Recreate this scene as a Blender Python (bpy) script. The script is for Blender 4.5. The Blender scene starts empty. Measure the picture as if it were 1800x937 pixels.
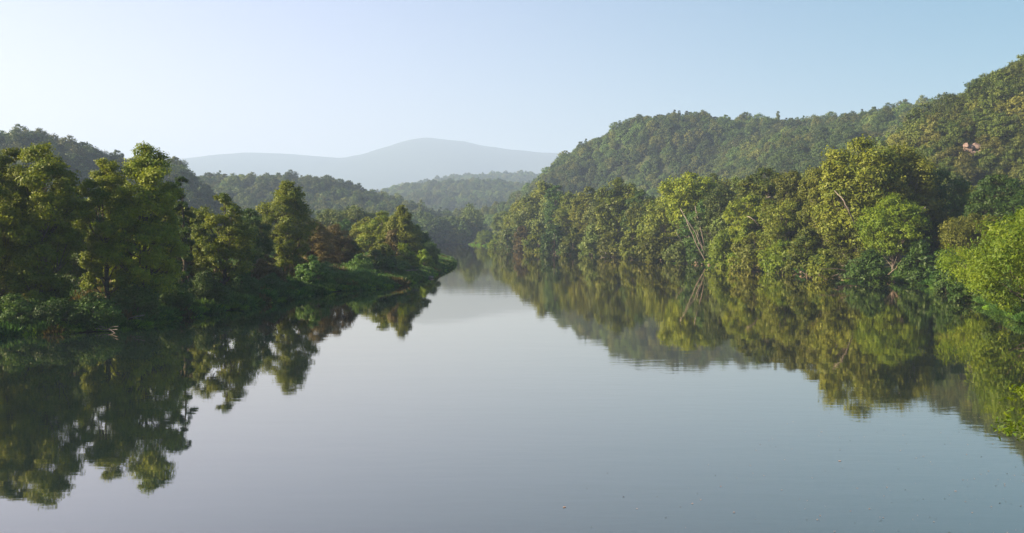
import bpy, math
import numpy as np

R = math.radians
scene = bpy.context.scene
C = scene.collection

# ------------------------------------------------------------------ camera
F = 1728.0                      # focal length in pixels of the 1800 px wide photograph
CAMZ = 11.0
HOR = 404.0
PITCH = math.atan((468.5 - HOR) / F)
cam_data = bpy.data.cameras.new('camera')
cam = bpy.data.objects.new('camera', cam_data)
C.objects.link(cam)
cam.location = (0, 0, CAMZ)
cam.rotation_euler = (math.pi / 2 - PITCH, 0, 0)
cam_data.sensor_width = 36
cam_data.lens = 36 * F / 1800
cam_data.clip_start = 0.1
cam_data.clip_end = 30000
scene.camera = cam

# ------------------------------------------------------------------ sky, sun, exposure
SUN_EL, SUN_AZ = 22.0, -101.0    # azimuth clockwise from +Y (view direction): the sun stands to the left
world = bpy.data.worlds.new('World')
scene.world = world
world.use_nodes = True
nt = world.node_tree
nt.nodes.clear()
w_out = nt.nodes.new('ShaderNodeOutputWorld')
w_bg = nt.nodes.new('ShaderNodeBackground')
sky = nt.nodes.new('ShaderNodeTexSky')
sky.sky_type = 'NISHITA'
sky.sun_disc = False
sky.sun_elevation = R(SUN_EL)
sky.sun_rotation = R(SUN_AZ)
sky.altitude = 100
sky.air_density = 1.2
sky.dust_density = 1.5
sky.ozone_density = 3.0
w_bg.inputs['Strength'].default_value = 0.074
# clear air away from the sun is a deeper blue: tint by the angle to the sun's side of the sky
w_tc = nt.nodes.new('ShaderNodeTexCoord')
w_dot = nt.nodes.new('ShaderNodeVectorMath'); w_dot.operation = 'DOT_PRODUCT'
w_dot.inputs[1].default_value = (math.sin(R(-80)), math.cos(R(-80)), 0)
nt.links.new(w_tc.outputs['Generated'], w_dot.inputs[0])
w_mr = nt.nodes.new('ShaderNodeMapRange'); w_mr.interpolation_type = 'SMOOTHSTEP'
w_mr.inputs['From Min'].default_value = -0.36; w_mr.inputs['From Max'].default_value = 0.65
nt.links.new(w_dot.outputs['Value'], w_mr.inputs['Value'])
w_tint = nt.nodes.new('ShaderNodeMix'); w_tint.data_type = 'RGBA'
w_tint.inputs['A'].default_value = (0.0, 0.30, 0.38, 1); w_tint.inputs['B'].default_value = (1.23, 0.84, 0.89, 1)
nt.links.new(w_mr.outputs[0], w_tint.inputs['Factor'])
w_mul = nt.nodes.new('ShaderNodeMix'); w_mul.data_type = 'RGBA'; w_mul.blend_type = 'MULTIPLY'
w_mul.inputs['Factor'].default_value = 1.0
nt.links.new(sky.outputs[0], w_mul.inputs['A']); nt.links.new(w_tint.outputs['Result'], w_mul.inputs['B'])
nt.links.new(w_mul.outputs['Result'], w_bg.inputs['Color'])
nt.links.new(w_bg.outputs[0], w_out.inputs['Surface'])

sun_data = bpy.data.lights.new('sun', 'SUN')
sun_data.energy = 5.0
sun_data.angle = R(0.53)
sun_data.color = (1.0, 0.83, 0.58)
sun = bpy.data.objects.new('sun', sun_data)
C.objects.link(sun)
sun.rotation_euler = (R(90 - SUN_EL), 0, R(180 - SUN_AZ))
sun.location = (-300, 0, 200)

scene.view_settings.view_transform = 'Standard'
scene.view_settings.look = 'None'
scene.view_settings.exposure = 2.02
scene.view_settings.gamma = 1
scene.render.engine = 'CYCLES'
scene.cycles.use_denoising = True
scene.cycles.max_bounces = 6
scene.cycles.diffuse_bounces = 3
scene.cycles.glossy_bounces = 2
scene.cycles.transmission_bounces = 3
scene.cycles.transparent_max_bounces = 4
scene.cycles.volume_bounces = 0

# ------------------------------------------------------------------ helpers
cp, sp = math.cos(PITCH), math.sin(PITCH)

def ray(px, py):
    u = (px - 900.0) / F
    v = (468.5 - py) / F
    return u, cp + v * sp, -sp + v * cp

def P(px, py, d):                 # world point at distance d along +Y
    x, y, z = ray(px, py)
    return x * d / y, d, CAMZ + z * d / y

def G(px, py):                    # world point on the water level
    x, y, z = ray(px, py)
    t = -CAMZ / z
    return x * t, y * t

def _hash(ix, iy, seed):
    h = (ix.astype(np.int64) * 374761393 + iy.astype(np.int64) * 668265263 + seed * 2147483647 + 12345) & 0xffffffff
    h = ((h ^ (h >> 13)) * 1274126177) & 0xffffffff
    return ((h ^ (h >> 16)) & 0xffff) / 65535.0

def noise(x, y, seed=0):
    x = np.asarray(x, float); y = np.asarray(y, float)
    ix = np.floor(x); iy = np.floor(y)
    fx = x - ix; fy = y - iy
    fx = fx * fx * (3 - 2 * fx); fy = fy * fy * (3 - 2 * fy)
    a = _hash(ix, iy, seed); b = _hash(ix + 1, iy, seed)
    c = _hash(ix, iy + 1, seed); d = _hash(ix + 1, iy + 1, seed)
    return (a * (1 - fx) + b * fx) * (1 - fy) + (c * (1 - fx) + d * fx) * fy

def fbm(x, y, seed=0, o=4):
    s = 0; a = 0.5
    for k in range(o):
        s = s + a * noise(x * 2 ** k, y * 2 ** k, seed + k)
        a *= 0.5
    return s - 0.47

def tag(o, label=None, cat=None, group=None, kind=None):
    if label: o['label'] = label
    if cat: o['category'] = cat
    if group: o['group'] = group
    if kind: o['kind'] = kind
    return o

def mesh_np(name, verts, faces, mat=None, attrs=None, smooth=False):
    """faces: (n,3) or (n,4) int array"""
    verts = np.asarray(verts, np.float32); faces = np.asarray(faces, np.int32)
    n, k = faces.shape
    me = bpy.data.meshes.new(name)
    me.vertices.add(len(verts)); me.vertices.foreach_set('co', verts.ravel())
    me.loops.add(n * k); me.loops.foreach_set('vertex_index', faces.ravel())
    me.polygons.add(n)
    me.polygons.foreach_set('loop_start', np.arange(0, n * k, k, dtype=np.int32))
    me.polygons.foreach_set('loop_total', np.full(n, k, np.int32))
    if smooth:
        me.polygons.foreach_set('use_smooth', np.ones(n, bool))
    me.update(calc_edges=True)
    if attrs:
        for an, (dom, arr) in attrs.items():
            a = me.attributes.new(an, 'FLOAT', dom)
            a.data.foreach_set('value', np.asarray(arr, np.float32))
    if mat: me.materials.append(mat)
    return me

def obj(name, me, parent=None):
    o = bpy.data.objects.new(name, me)
    C.objects.link(o)
    if parent: o.parent = parent
    return o

def empty(name, loc, rz=0.0, sc=(1, 1, 1)):
    o = bpy.data.objects.new(name, None)
    o.empty_display_size = 0.5
    C.objects.link(o)
    o.location = loc; o.rotation_euler = (0, 0, rz); o.scale = sc
    return o

def tubes(paths, sides=6):
    """paths: list of (pts Nx3, radii N) -> verts, quads, all as one skeleton"""
    V, Q = [], []
    base = 0
    for pts, rad in paths:
        pts = np.asarray(pts, float); n = len(pts)
        tan = np.gradient(pts, axis=0)
        tan /= np.linalg.norm(tan, axis=1)[:, None] + 1e-9
        ref = np.where(np.abs(tan[:, 2:3]) > 0.9, [[1., 0, 0]], [[0, 0, 1.]])
        a = np.cross(tan, ref); a /= np.linalg.norm(a, axis=1)[:, None] + 1e-9
        b = np.cross(tan, a)
        th = np.arange(sides) * 2 * np.pi / sides
        ring = pts[:, None, :] + np.asarray(rad)[:, None, None] * (
            np.cos(th)[None, :, None] * a[:, None, :] + np.sin(th)[None, :, None] * b[:, None, :])
        V.append(ring.reshape(-1, 3))
        i = np.arange(n - 1)[:, None] * sides; j = np.arange(sides)[None, :]; j2 = (j + 1) % sides
        Q.append((base + np.stack([i + j, i + j2, i + sides + j2, i + sides + j], -1)).reshape(-1, 4))
        base += n * sides
    return np.concatenate(V), np.concatenate(Q)

# ------------------------------------------------------------------ materials
def new_mat(name):
    m = bpy.data.materials.new(name)
    m.use_nodes = True
    m.node_tree.nodes.clear()
    return m, m.node_tree.nodes, m.node_tree.links

def leaf_mat(name, dark, light, warm=None, trans=0.35, hue=0.12, patch=False):
    m, n, l = new_mat(name)
    out = n.new('ShaderNodeOutputMaterial')
    at = n.new('ShaderNodeAttribute'); at.attribute_name = 'shade'
    oi = n.new('ShaderNodeObjectInfo')
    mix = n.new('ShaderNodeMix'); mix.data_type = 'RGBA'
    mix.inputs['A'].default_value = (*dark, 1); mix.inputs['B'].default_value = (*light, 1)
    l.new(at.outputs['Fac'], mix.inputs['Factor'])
    mix2 = n.new('ShaderNodeMix'); mix2.data_type = 'RGBA'
    mix2.inputs['B'].default_value = (*(warm or light), 1)
    mr = n.new('ShaderNodeMapRange')
    mr.inputs['From Min'].default_value = 0.45; mr.inputs['From Max'].default_value = 1.0
    mr.inputs['To Min'].default_value = 0.0; mr.inputs['To Max'].default_value = hue * 5
    l.new(oi.outputs['Random'], mr.inputs['Value'])
    l.new(mix.outputs['Result'], mix2.inputs['A']); l.new(mr.outputs[0], mix2.inputs['Factor'])
    hs = n.new('ShaderNodeHueSaturation')
    mv = n.new('ShaderNodeMath'); mv.operation = 'MULTIPLY_ADD'
    ml = n.new('ShaderNodeMath'); ml.operation = 'MULTIPLY'; ml.inputs[1].default_value = 7.31
    fr = n.new('ShaderNodeMath'); fr.operation = 'FRACT'
    l.new(oi.outputs['Random'], ml.inputs[0]); l.new(ml.outputs[0], fr.inputs[0]); l.new(fr.outputs[0], mv.inputs[0])
    mv.inputs[1].default_value = 0.7; mv.inputs[2].default_value = 0.65
    l.new(mv.outputs[0], hs.inputs['Value'])
    l.new(mix2.outputs['Result'], hs.inputs['Color'])
    if patch:      # stands of different species: whole trees vary with where they grow
        nz = n.new('ShaderNodeTexNoise'); nz.inputs['Scale'].default_value = 0.016; nz.inputs['Detail'].default_value = 3
        l.new(oi.outputs['Location'], nz.inputs['Vector'])
        pr = n.new('ShaderNodeMapRange'); pr.inputs['From Min'].default_value = .38; pr.inputs['From Max'].default_value = .62
        pr.inputs['To Min'].default_value = .62; pr.inputs['To Max'].default_value = 1.25
        l.new(nz.outputs['Fac'], pr.inputs['Value'])
        pm = n.new('ShaderNodeMath'); pm.operation = 'MULTIPLY'
        l.new(pr.outputs[0], pm.inputs[0]); l.new(mv.outputs[0], pm.inputs[1]); l.new(pm.outputs[0], hs.inputs['Value'])
    pb = n.new('ShaderNodeBsdfPrincipled')
    pb.inputs['Roughness'].default_value = 0.55
    pb.inputs['Specular IOR Level'].default_value = 0.25
    tr = n.new('ShaderNodeBsdfTranslucent')
    gm = n.new('ShaderNodeHueSaturation'); gm.inputs['Value'].default_value = 1.3; gm.inputs['Saturation'].default_value = 1.1
    gm.inputs['Hue'].default_value = 0.49
    l.new(hs.outputs[0], pb.inputs['Base Color']); l.new(hs.outputs[0], gm.inputs['Color']); l.new(gm.outputs[0], tr.inputs['Color'])
    ms = n.new('ShaderNodeMixShader'); ms.inputs[0].default_value = trans
    l.new(pb.outputs[0], ms.inputs[1]); l.new(tr.outputs[0], ms.inputs[2]); l.new(ms.outputs[0], out.inputs['Surface'])
    return m

def rough_mat(name, c1, c2, scale, c3=None, rough=0.9, bump=0.4, detail=6):
    m, n, l = new_mat(name)
    out = n.new('ShaderNodeOutputMaterial')
    tc = n.new('ShaderNodeTexCoord')
    nz = n.new('ShaderNodeTexNoise'); nz.inputs['Scale'].default_value = scale; nz.inputs['Detail'].default_value = detail
    nz.inputs['Roughness'].default_value = 0.65
    l.new(tc.outputs['Object'], nz.inputs['Vector'])
    cr = n.new('ShaderNodeValToRGB')
    cr.color_ramp.elements[0].position = 0.35; cr.color_ramp.elements[0].color = (*c1, 1)
    cr.color_ramp.elements[1].position = 0.65; cr.color_ramp.elements[1].color = (*c2, 1)
    if c3:
        e = cr.color_ramp.elements.new(0.5); e.color = (*c3, 1)
    l.new(nz.outputs['Fac'], cr.inputs['Fac'])
    pb = n.new('ShaderNodeBsdfPrincipled'); pb.inputs['Roughness'].default_value = rough
    pb.inputs['Specular IOR Level'].default_value = 0.15
    l.new(cr.outputs[0], pb.inputs['Base Color'])
    bp = n.new('ShaderNodeBump'); bp.inputs['Strength'].default_value = bump; bp.inputs['Distance'].default_value = 1.0 / scale * 0.3
    l.new(nz.outputs['Fac'], bp.inputs['Height']); l.new(bp.outputs[0], pb.inputs['Normal'])
    l.new(pb.outputs[0], out.inputs['Surface'])
    return m

M = dict(
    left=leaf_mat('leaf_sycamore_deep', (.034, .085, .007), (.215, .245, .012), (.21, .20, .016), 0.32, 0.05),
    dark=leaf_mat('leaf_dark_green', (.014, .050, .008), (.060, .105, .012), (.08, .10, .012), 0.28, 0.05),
    right=leaf_mat('leaf_olive_green', (.030, .070, .008), (.150, .168, .012), (.18, .155, .018), 0.3, 0.05),
    bright=leaf_mat('leaf_bright_green', (.055, .115, .008), (.165, .215, .012), (.18, .2, .02), 0.4, 0.03),
    lime=leaf_mat('leaf_lime_green', (.045, .115, .005), (.185, .245, .009), (.19, .23, .010), 0.4, 0.03),
    willow=leaf_mat('leaf_grey_green', (.042, .085, .018), (.135, .165, .030), (.15, .155, .03), 0.3, 0.05),
    brown=leaf_mat('leaf_rusty_brown', (.050, .050, .012), (.120, .092, .022), (.13, .09, .025), 0.25, 0.05),
    shrub=leaf_mat('leaf_shrub_green', (.022, .072, .014), (.065, .140, .022), (.10, .14, .02), 0.3, 0.08),
    grass=leaf_mat('grass_green', (.070, .170, .012), (.150, .270, .020), (.16, .25, .03), 0.35, 0.03),
    hill=leaf_mat('leaf_hill_forest', (.026, .066, .014), (.095, .142, .026), (.165, .150, .030), 0.25, 0.10, patch=True),
    scrub=leaf_mat('leaf_olive_scrub', (.034, .074, .010), (.130, .165, .020), (.165, .145, .026), 0.28, 0.12, patch=True),
    pale_crown=leaf_mat('leaf_pale_yellow_green', (.10, .12, .025), (.22, .225, .05), (.2, .2, .05), 0.3, 0.02),
    bark=rough_mat('bark_grey_brown', (.045, .035, .026), (.14, .12, .10), 3.0, bump=0.8),
    pale=rough_mat('bark_pale_sycamore', (.11, .095, .075), (.32, .28, .23), 1.4, (.20, .17, .14), bump=0.3),
    drift=rough_mat('driftwood_grey', (.07, .06, .055), (.20, .18, .165), 4.0, bump=0.5),
    logm=rough_mat('fallen_log_wood', (.10, .075, .05), (.30, .24, .17), 3.0, bump=0.6),
    rock=rough_mat('bank_rock', (.09, .07, .055), (.30, .235, .19), 1.2, (.19, .15, .12), bump=0.9),
    cliff=rough_mat('cliff_rock', (.09, .065, .05), (.25, .19, .16), 0.5, (.17, .125, .105), bump=1.0),
)

# ------------------------------------------------------------------ river outline and terrain
LEFT_SHORE = [(0, 588), (100, 586), (200, 580), (260, 570), (300, 560), (350, 552), (400, 544), (450, 534), (500, 525),
              (560, 515), (600, 511), (640, 508), (700, 501), (735, 492), (752, 484), (765, 479), (782, 472), (794, 464),
              (790, 459), (778, 455), (764, 450), (745, 446), (700, 441), (655, 437)]
RIGHT_SHORE = [(640, 430.5), (700, 430), (790, 429.6), (826, 429.5), (834, 431.2), (850, 432.2), (872, 434), (905, 435.5), (940, 438), (970, 441),
               (1000, 444), (1060, 449), (1120, 453), (1200, 461), (1250, 466), (1300, 471), (1350, 476), (1400, 481),
               (1480, 488), (1560, 493), (1640, 503), (1720, 530), (1800, 566), (1900, 630), (2050, 740)]
lsh = [(-50, -400), (-51, 60)] + [G(*p) for p in LEFT_SHORE] + [(-112, 610)]
rsh = [(-118, 680)] + [G(*p) for p in RIGHT_SHORE] + [(25, 42), (14.5, 24), (13, 0), (13, -400)]
RIVER = np.array(lsh + rsh)

def river_sd(x, y):
    """signed distance to the shoreline, negative over the water"""
    x = np.asarray(x, float); y = np.asarray(y, float)
    shp = x.shape
    x = x.ravel(); y = y.ravel()
    best = np.full(x.shape, 1e18); inside = np.zeros(x.shape, bool)
    n = len(RIVER)
    for i in range(n):
        ax, ay = RIVER[i]; bx, by = RIVER[(i + 1) % n]
        dx, dy = bx - ax, by - ay
        t = np.clip(((x - ax) * dx + (y - ay) * dy) / (dx * dx + dy * dy), 0, 1)
        best = np.minimum(best, (x - ax - t * dx) ** 2 + (y - ay - t * dy) ** 2)
        c = ((ay > y) != (by > y)) & (x < dx * (y - ay) / (dy if abs(dy) > 1e-9 else 1e-9) + ax)
        inside ^= c
    d = np.sqrt(best)
    return np.where(inside, -d, d).reshape(shp)

def ground_z(x, y, sd=None):
    if sd is None: sd = river_sd(x, y)
    j = (noise(np.asarray(x) / 2.3, np.asarray(y) / 2.3, 5) - 0.5) * 1.2
    s = sd + j
    far = np.clip(np.hypot(x, y) / 300.0, 0.5, 3)
    up = 0.12 + 1.3 * np.clip(s / 5.0, 0, 1) ** 0.8 + 1.6 * np.clip((s - 5) / 30.0, 0, 1)
    up = up + np.clip(s / 12, 0, 1) * fbm(np.asarray(x) / 14, np.asarray(y) / 14, 9) * 1.0
    dn = -np.clip(-s * 0.25, 0.02, 3.0) - 0.05
    # low grassy spit on the left bank
    return np.where(s > 0, up, dn)

def ring_ground():
    r = np.concatenate([np.linspace(0.5, 80, 16)[:-1], np.geomspace(80, 700, 190)[:-1], np.geomspace(700, 16000, 60)])
    az = np.concatenate([np.linspace(-180, -40, 25)[:-1], np.linspace(-40, 40, 300)[:-1], np.linspace(40, 180, 25)[:-1]])
    rr, aa = np.meshgrid(r, np.radians(az), indexing='ij')
    x = rr * np.sin(aa); y = rr * np.cos(aa)
    z = ground_z(x, y)
    nr, na = x.shape
    V = np.stack([x, y, z], -1).reshape(-1, 3)
    i = np.arange(nr - 1)[:, None] * na; j = np.arange(na)[None, :]; j2 = (j + 1) % na
    Q = np.stack([i + j, i + j2, i + na + j2, i + na + j], -1).reshape(-1, 4)
    return V, Q[:, ::-1]

m_ground = rough_mat('bank_soil_and_litter', (.035, .032, .018), (.085, .085, .035), 0.25, (.05, .06, .022), bump=0.6)
V, Q = ring_ground()
g = obj('ground', mesh_np('ground', V, Q, m_ground, smooth=True)); tag(g, kind='structure')

# ------------------------------------------------------------------ water
def water_mat():
    m, n, l = new_mat('calm_river_water')
    out = n.new('ShaderNodeOutputMaterial')
    tc = n.new('ShaderNodeTexCoord')
    mp = n.new('ShaderNodeMapping'); mp.inputs['Scale'].default_value = (0.55, 1.6, 1)
    l.new(tc.outputs['Object'], mp.inputs['Vector'])
    n1 = n.new('ShaderNodeTexNoise'); n1.inputs['Scale'].default_value = 0.9; n1.inputs['Detail'].default_value = 3
    n2 = n.new('ShaderNodeTexNoise'); n2.inputs['Scale'].default_value = 0.16; n2.inputs['Detail'].default_value = 2
    n3 = n.new('ShaderNodeTexNoise'); n3.inputs['Scale'].default_value = 0.02; n3.inputs['Detail'].default_value = 3
    for k in (n1, n2): l.new(mp.outputs[0], k.inputs['Vector'])
    l.new(tc.outputs['Object'], n3.inputs['Vector'])
    # breeze patches: where the ripples are a little stronger
    mr = n.new('ShaderNodeMapRange'); mr.inputs['From Min'].default_value = 0.42; mr.inputs['From Max'].default_value = 0.7
    mr.inputs['To Min'].default_value = 0.35; mr.inputs['To Max'].default_value = 1.9
    l.new(n3.outputs['Fac'], mr.inputs['Value'])
    mu = n.new('ShaderNodeMath'); mu.operation = 'MULTIPLY'
    l.new(n1.outputs['Fac'], mu.inputs[0]); l.new(mr.outputs[0], mu.inputs[1])
    b1 = n.new('ShaderNodeBump'); b1.inputs['Strength'].default_value = 1.0; b1.inputs['Distance'].default_value = 0.0028
    l.new(mu.outputs[0], b1.inputs['Height'])
    b2 = n.new('ShaderNodeBump'); b2.inputs['Strength'].default_value = 1.0; b2.inputs['Distance'].default_value = 0.006
    l.new(n2.outputs['Fac'], b2.inputs['Height']); l.new(b1.outputs[0], b2.inputs['Normal'])
    lw = n.new('ShaderNodeLayerWeight'); lw.inputs['Blend'].default_value = 0.5
    l.new(b2.outputs[0], lw.inputs['Normal'])
    fm = n.new('ShaderNodeMapRange'); fm.inputs['From Min'].default_value = 0.49; fm.inputs['From Max'].default_value = 1.0
    fm.inputs['To Min'].default_value = 0.03
    l.new(lw.outputs['Facing'], fm.inputs['Value'])
    fr = n.new('ShaderNodeMath'); fr.operation = 'POWER'; fr.inputs[1].default_value = 1.0
    l.new(fm.outputs[0], fr.inputs[0])
    gl = n.new('ShaderNodeBsdfGlossy'); gl.inputs['Roughness'].default_value = 0.02
    gl.inputs['Color'].default_value = (1, 0.91, 0.81, 1)
    l.new(b2.outputs[0], gl.inputs['Normal'])
    df = n.new('ShaderNodeBsdfDiffuse'); df.inputs['Color'].default_value = (.014, .026, .024, 1)
    ms = n.new('ShaderNodeMixShader')
    l.new(fr.outputs[0], ms.inputs[0]); l.new(df.outputs[0], ms.inputs[1]); l.new(gl.outputs[0], ms.inputs[2])
    l.new(ms.outputs[0], out.inputs['Surface'])
    return m

xs = np.concatenate([np.linspace(-1000, -120, 12)[:-1], np.linspace(-120, 200, 30), np.linspace(200, 400, 4)[1:]])
ys = np.concatenate([np.linspace(-300, 60, 6)[:-1], np.linspace(60, 800, 40)])
xx, yy = np.meshgrid(xs, ys, indexing='ij')
nx, ny = xx.shape
V = np.stack([xx, yy, np.zeros_like(xx)], -1).reshape(-1, 3)
i = np.arange(nx - 1)[:, None] * ny; j = np.arange(ny - 1)[None, :]
Q = np.stack([i + j, i + ny + j, i + ny + j + 1, i + j + 1], -1).reshape(-1, 4)
wt = obj('river_water', mesh_np('river_water', V, Q, water_mat())); tag(wt, kind='structure')

# ------------------------------------------------------------------ hills
m_hill = rough_mat('hill_undergrowth', (.018, .028, .010), (.045, .055, .018), 0.12, bump=0.5)

class Hill:
    def __init__(s, pts, front, back, canopy, rough, seed, sc=140.0):
        s.p = np.array([P(*q) for q in pts]); s.p[:, 2] -= canopy
        s.front, s.back, s.rough, s.seed, s.sc = front, back, rough, seed, sc
    def z(s, x, y):
        x = np.asarray(x, float); y = np.asarray(y, float)
        x0 = x + (fbm(x / s.sc, y / s.sc, s.seed + 20, 3)) * s.rough * 2.2
        y0 = y
        ds, zs, ss = [], [], []
        for i in range(len(s.p) - 1):
            ax, ay, az = s.p[i]; bx, by, bz = s.p[i + 1]
            dx, dy = bx - ax, by - ay
            t = np.clip(((x0 - ax) * dx + (y0 - ay) * dy) / (dx * dx + dy * dy), 0, 1)
            qx, qy = ax + t * dx, ay + t * dy
            ds.append(np.hypot(x0 - qx, y0 - qy)); zs.append(az + t * (bz - az))
            ss.append(np.hypot(x0, y0) - np.hypot(qx, qy))
        ds, zs, ss = np.array(ds), np.array(zs), np.array(ss)
        d = ds.min(0)
        wt_ = np.exp(-(ds - d) / (5.0 + 0.16 * d)); wt_ /= wt_.sum(0)
        zr = (wt_ * zs).sum(0); side = (wt_ * ss).sum(0)
        w = s.front + (s.back - s.front) * (0.5 + 0.5 * np.clip(side / (d + 1e-6), -1, 1))
        w = w * np.clip(zr / s.p[:, 2].max(), .12, 1) ** .75
        u = np.clip(d / w, 0, 1)
        f = 0.5 + 0.5 * np.cos(np.pi * u ** 0.9)
        rel = np.clip(d / (0.35 * w), 0, 1) * np.clip((1 - u) * 3, 0, 1)
        nz = fbm(x / s.sc, y / s.sc, s.seed, 4) * 2 * s.rough * rel
        k = np.clip((river_sd(x, y) - 14) / 70, 0, 1)
        return (zr * f + nz) * k * k * (3 - 2 * k) - 1.5 * (u >= 1) - 0.5

def hill_mesh(name, h, x0, x1, y0, y1, n, m):
    xs = np.linspace(x0, x1, n); ys = np.linspace(y0, y1, m)
    xx, yy = np.meshgrid(xs, ys, indexing='ij')
    zz = np.maximum(h.z(xx, yy), -4.0)
    V = np.stack([xx, yy, zz], -1).reshape(-1, 3)
    i = np.arange(n - 1)[:, None] * m; j = np.arange(m - 1)[None, :]
    Q = np.stack([i + j, i + m + j, i + m + j + 1, i + j + 1], -1).reshape(-1, 4)
    keep = (zz.ravel()[Q] > -0.4).any(1)
    o = obj(name, mesh_np(name, V, Q[keep], m_hill, smooth=True)); tag(o, kind='structure')
    return o

HA = Hill([(-700, 120, 640), (-250, 190, 640), (0, 229, 640), (60, 236, 640), (110, 250, 640), (160, 263, 650), (210, 274, 660),
           (260, 279, 670), (300, 282, 680), (318, 296, 690), (338, 326, 700), (352, 360, 700), (380, 400, 700)], 300, 260, 11, 13, 1)
HB = Hill([(120, 330, 1150), (250, 322, 1150), (330, 312, 1120), (380, 305, 1100), (450, 304, 1080), (520, 304, 1050), (560, 312, 1020),
           (600, 334, 980), (650, 354, 930), (690, 370, 880), (740, 386, 850), (790, 392, 830), (815, 402, 820), (835, 412, 820)], 330, 300, 15, 9, 2, 170)
HC = Hill([(560, 385, 2100), (640, 352, 2150), (668, 338, 2200), (700, 328, 2200), (760, 324, 2200), (820, 320, 2150), (870, 320, 2100),
           (930, 324, 2050), (980, 330, 2000), (1080, 340, 1950), (1200, 350, 1900)], 900, 600, 11, 42, 3, 330)
HD = Hill([(560, 380, 3300), (660, 345, 3300), (740, 323, 3300), (800, 313, 3300), (860, 309, 3300), (930, 309, 3300), (980, 314, 3300),
           (1100, 312, 3300), (1300, 330, 3300)], 1000, 700, 10, 40, 4, 400)
HM = Hill([(-300, 290, 9000), (0, 290, 9000), (200, 288, 9000), (330, 279, 9000), (400, 271, 9000), (440, 268, 9000), (500, 270, 9000), (560, 275, 9000),
           (600, 278, 9000), (640, 272, 9000), (680, 260, 9000), (715, 248, 9000), (745, 243, 9000), (800, 248, 9000),
           (850, 258, 9000), (900, 264, 9000), (950, 269, 9000), (1020, 273, 9000), (1200, 285, 9000), (1500, 300, 9000)], 3200, 2300, 0, 85, 5, 1000)
HE = Hill([(990, 385, 900), (1008, 352, 930), (1026, 312, 960), (1045, 276, 980), (1068, 245, 1000), (1102, 219, 1000), (1150, 206, 1000),
           (1200, 202, 1000), (1240, 207, 1000), (1300, 208, 990), (1350, 211, 980), (1400, 208, 960), (1450, 204, 940),
           (1500, 202, 910), (1560, 194, 880), (1620, 184, 850), (1690, 175, 800), (1760, 165, 780), (1900, 140, 760), (2100, 120, 740)],
          420, 300, 10, 30, 6, 130)
HF = Hill([(2500, -160, 420), (2200, -90, 430), (2000, -40, 440), (1900, 25, 440), (1840, 66, 440), (1800, 97, 440), (1760, 124, 440), (1725, 152, 440),
           (1692, 180, 435), (1650, 225, 425), (1610, 275, 410), (1570, 330, 400), (1530, 380, 380)], 235, 200, 8, 10, 7, 70)
hill_mesh('left_hill', HA, -900, -100, 250, 1000, 90, 80)
hill_mesh('middle_left_hill', HB, -900, 150, 600, 1500, 90, 80)
hill_mesh('valley_hill', HC, -900, 900, 1000, 2900, 100, 100)
hill_mesh('valley_ridge', HD, -1500, 1500, 2200, 4100, 100, 90)
hill_mesh('distant_mountain', HM, -8200, 7400, 5400, 11400, 220, 100)
hill_mesh('right_hill', HE, -50, 1100, 430, 1350, 110, 100)
hill_mesh('near_right_hill', HF, 60, 620, 130, 680, 90, 90)
HILLS = [HA, HB, HC, HD, HE, HF]

def land_z(x, y):
    z = ground_z(x, y)
    for h in HILLS:
        z = np.maximum(z, h.z(x, y))
    return z

# ------------------------------------------------------------------ trees
ENV = {
    'ovoid': lambda t: np.where(t < .4, .55 + .45 * np.sin(t / .4 * np.pi / 2), np.clip(1 - np.clip((t - .4) / .61, 0, 1) ** 2.4, 0, 1) ** .48),
    'dome': lambda t: np.where(t < .5, .72 + .28 * t / .5, np.clip(1 - np.clip((t - .5) / .51, 0, 1) ** 2.7, 0, 1) ** .45),
    'cone': lambda t: np.clip(1.0 - .82 * np.clip((t - .18) / .82, 0, 1) ** 1.15, 0, 1) * np.clip(.6 + t * 2.2, 0, 1),
    'tall': lambda t: np.where(t < .45, .5 + .3 * t / .45, np.where(t < .7, .8 + .2 * (t - .45) / .25, np.sqrt(np.clip(1 - ((t - .7) / .33) ** 2, 0, 1)))),
    'bush': lambda t: np.sqrt(np.clip(1 - (t * .96) ** 2, 0, 1)),
}

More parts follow.
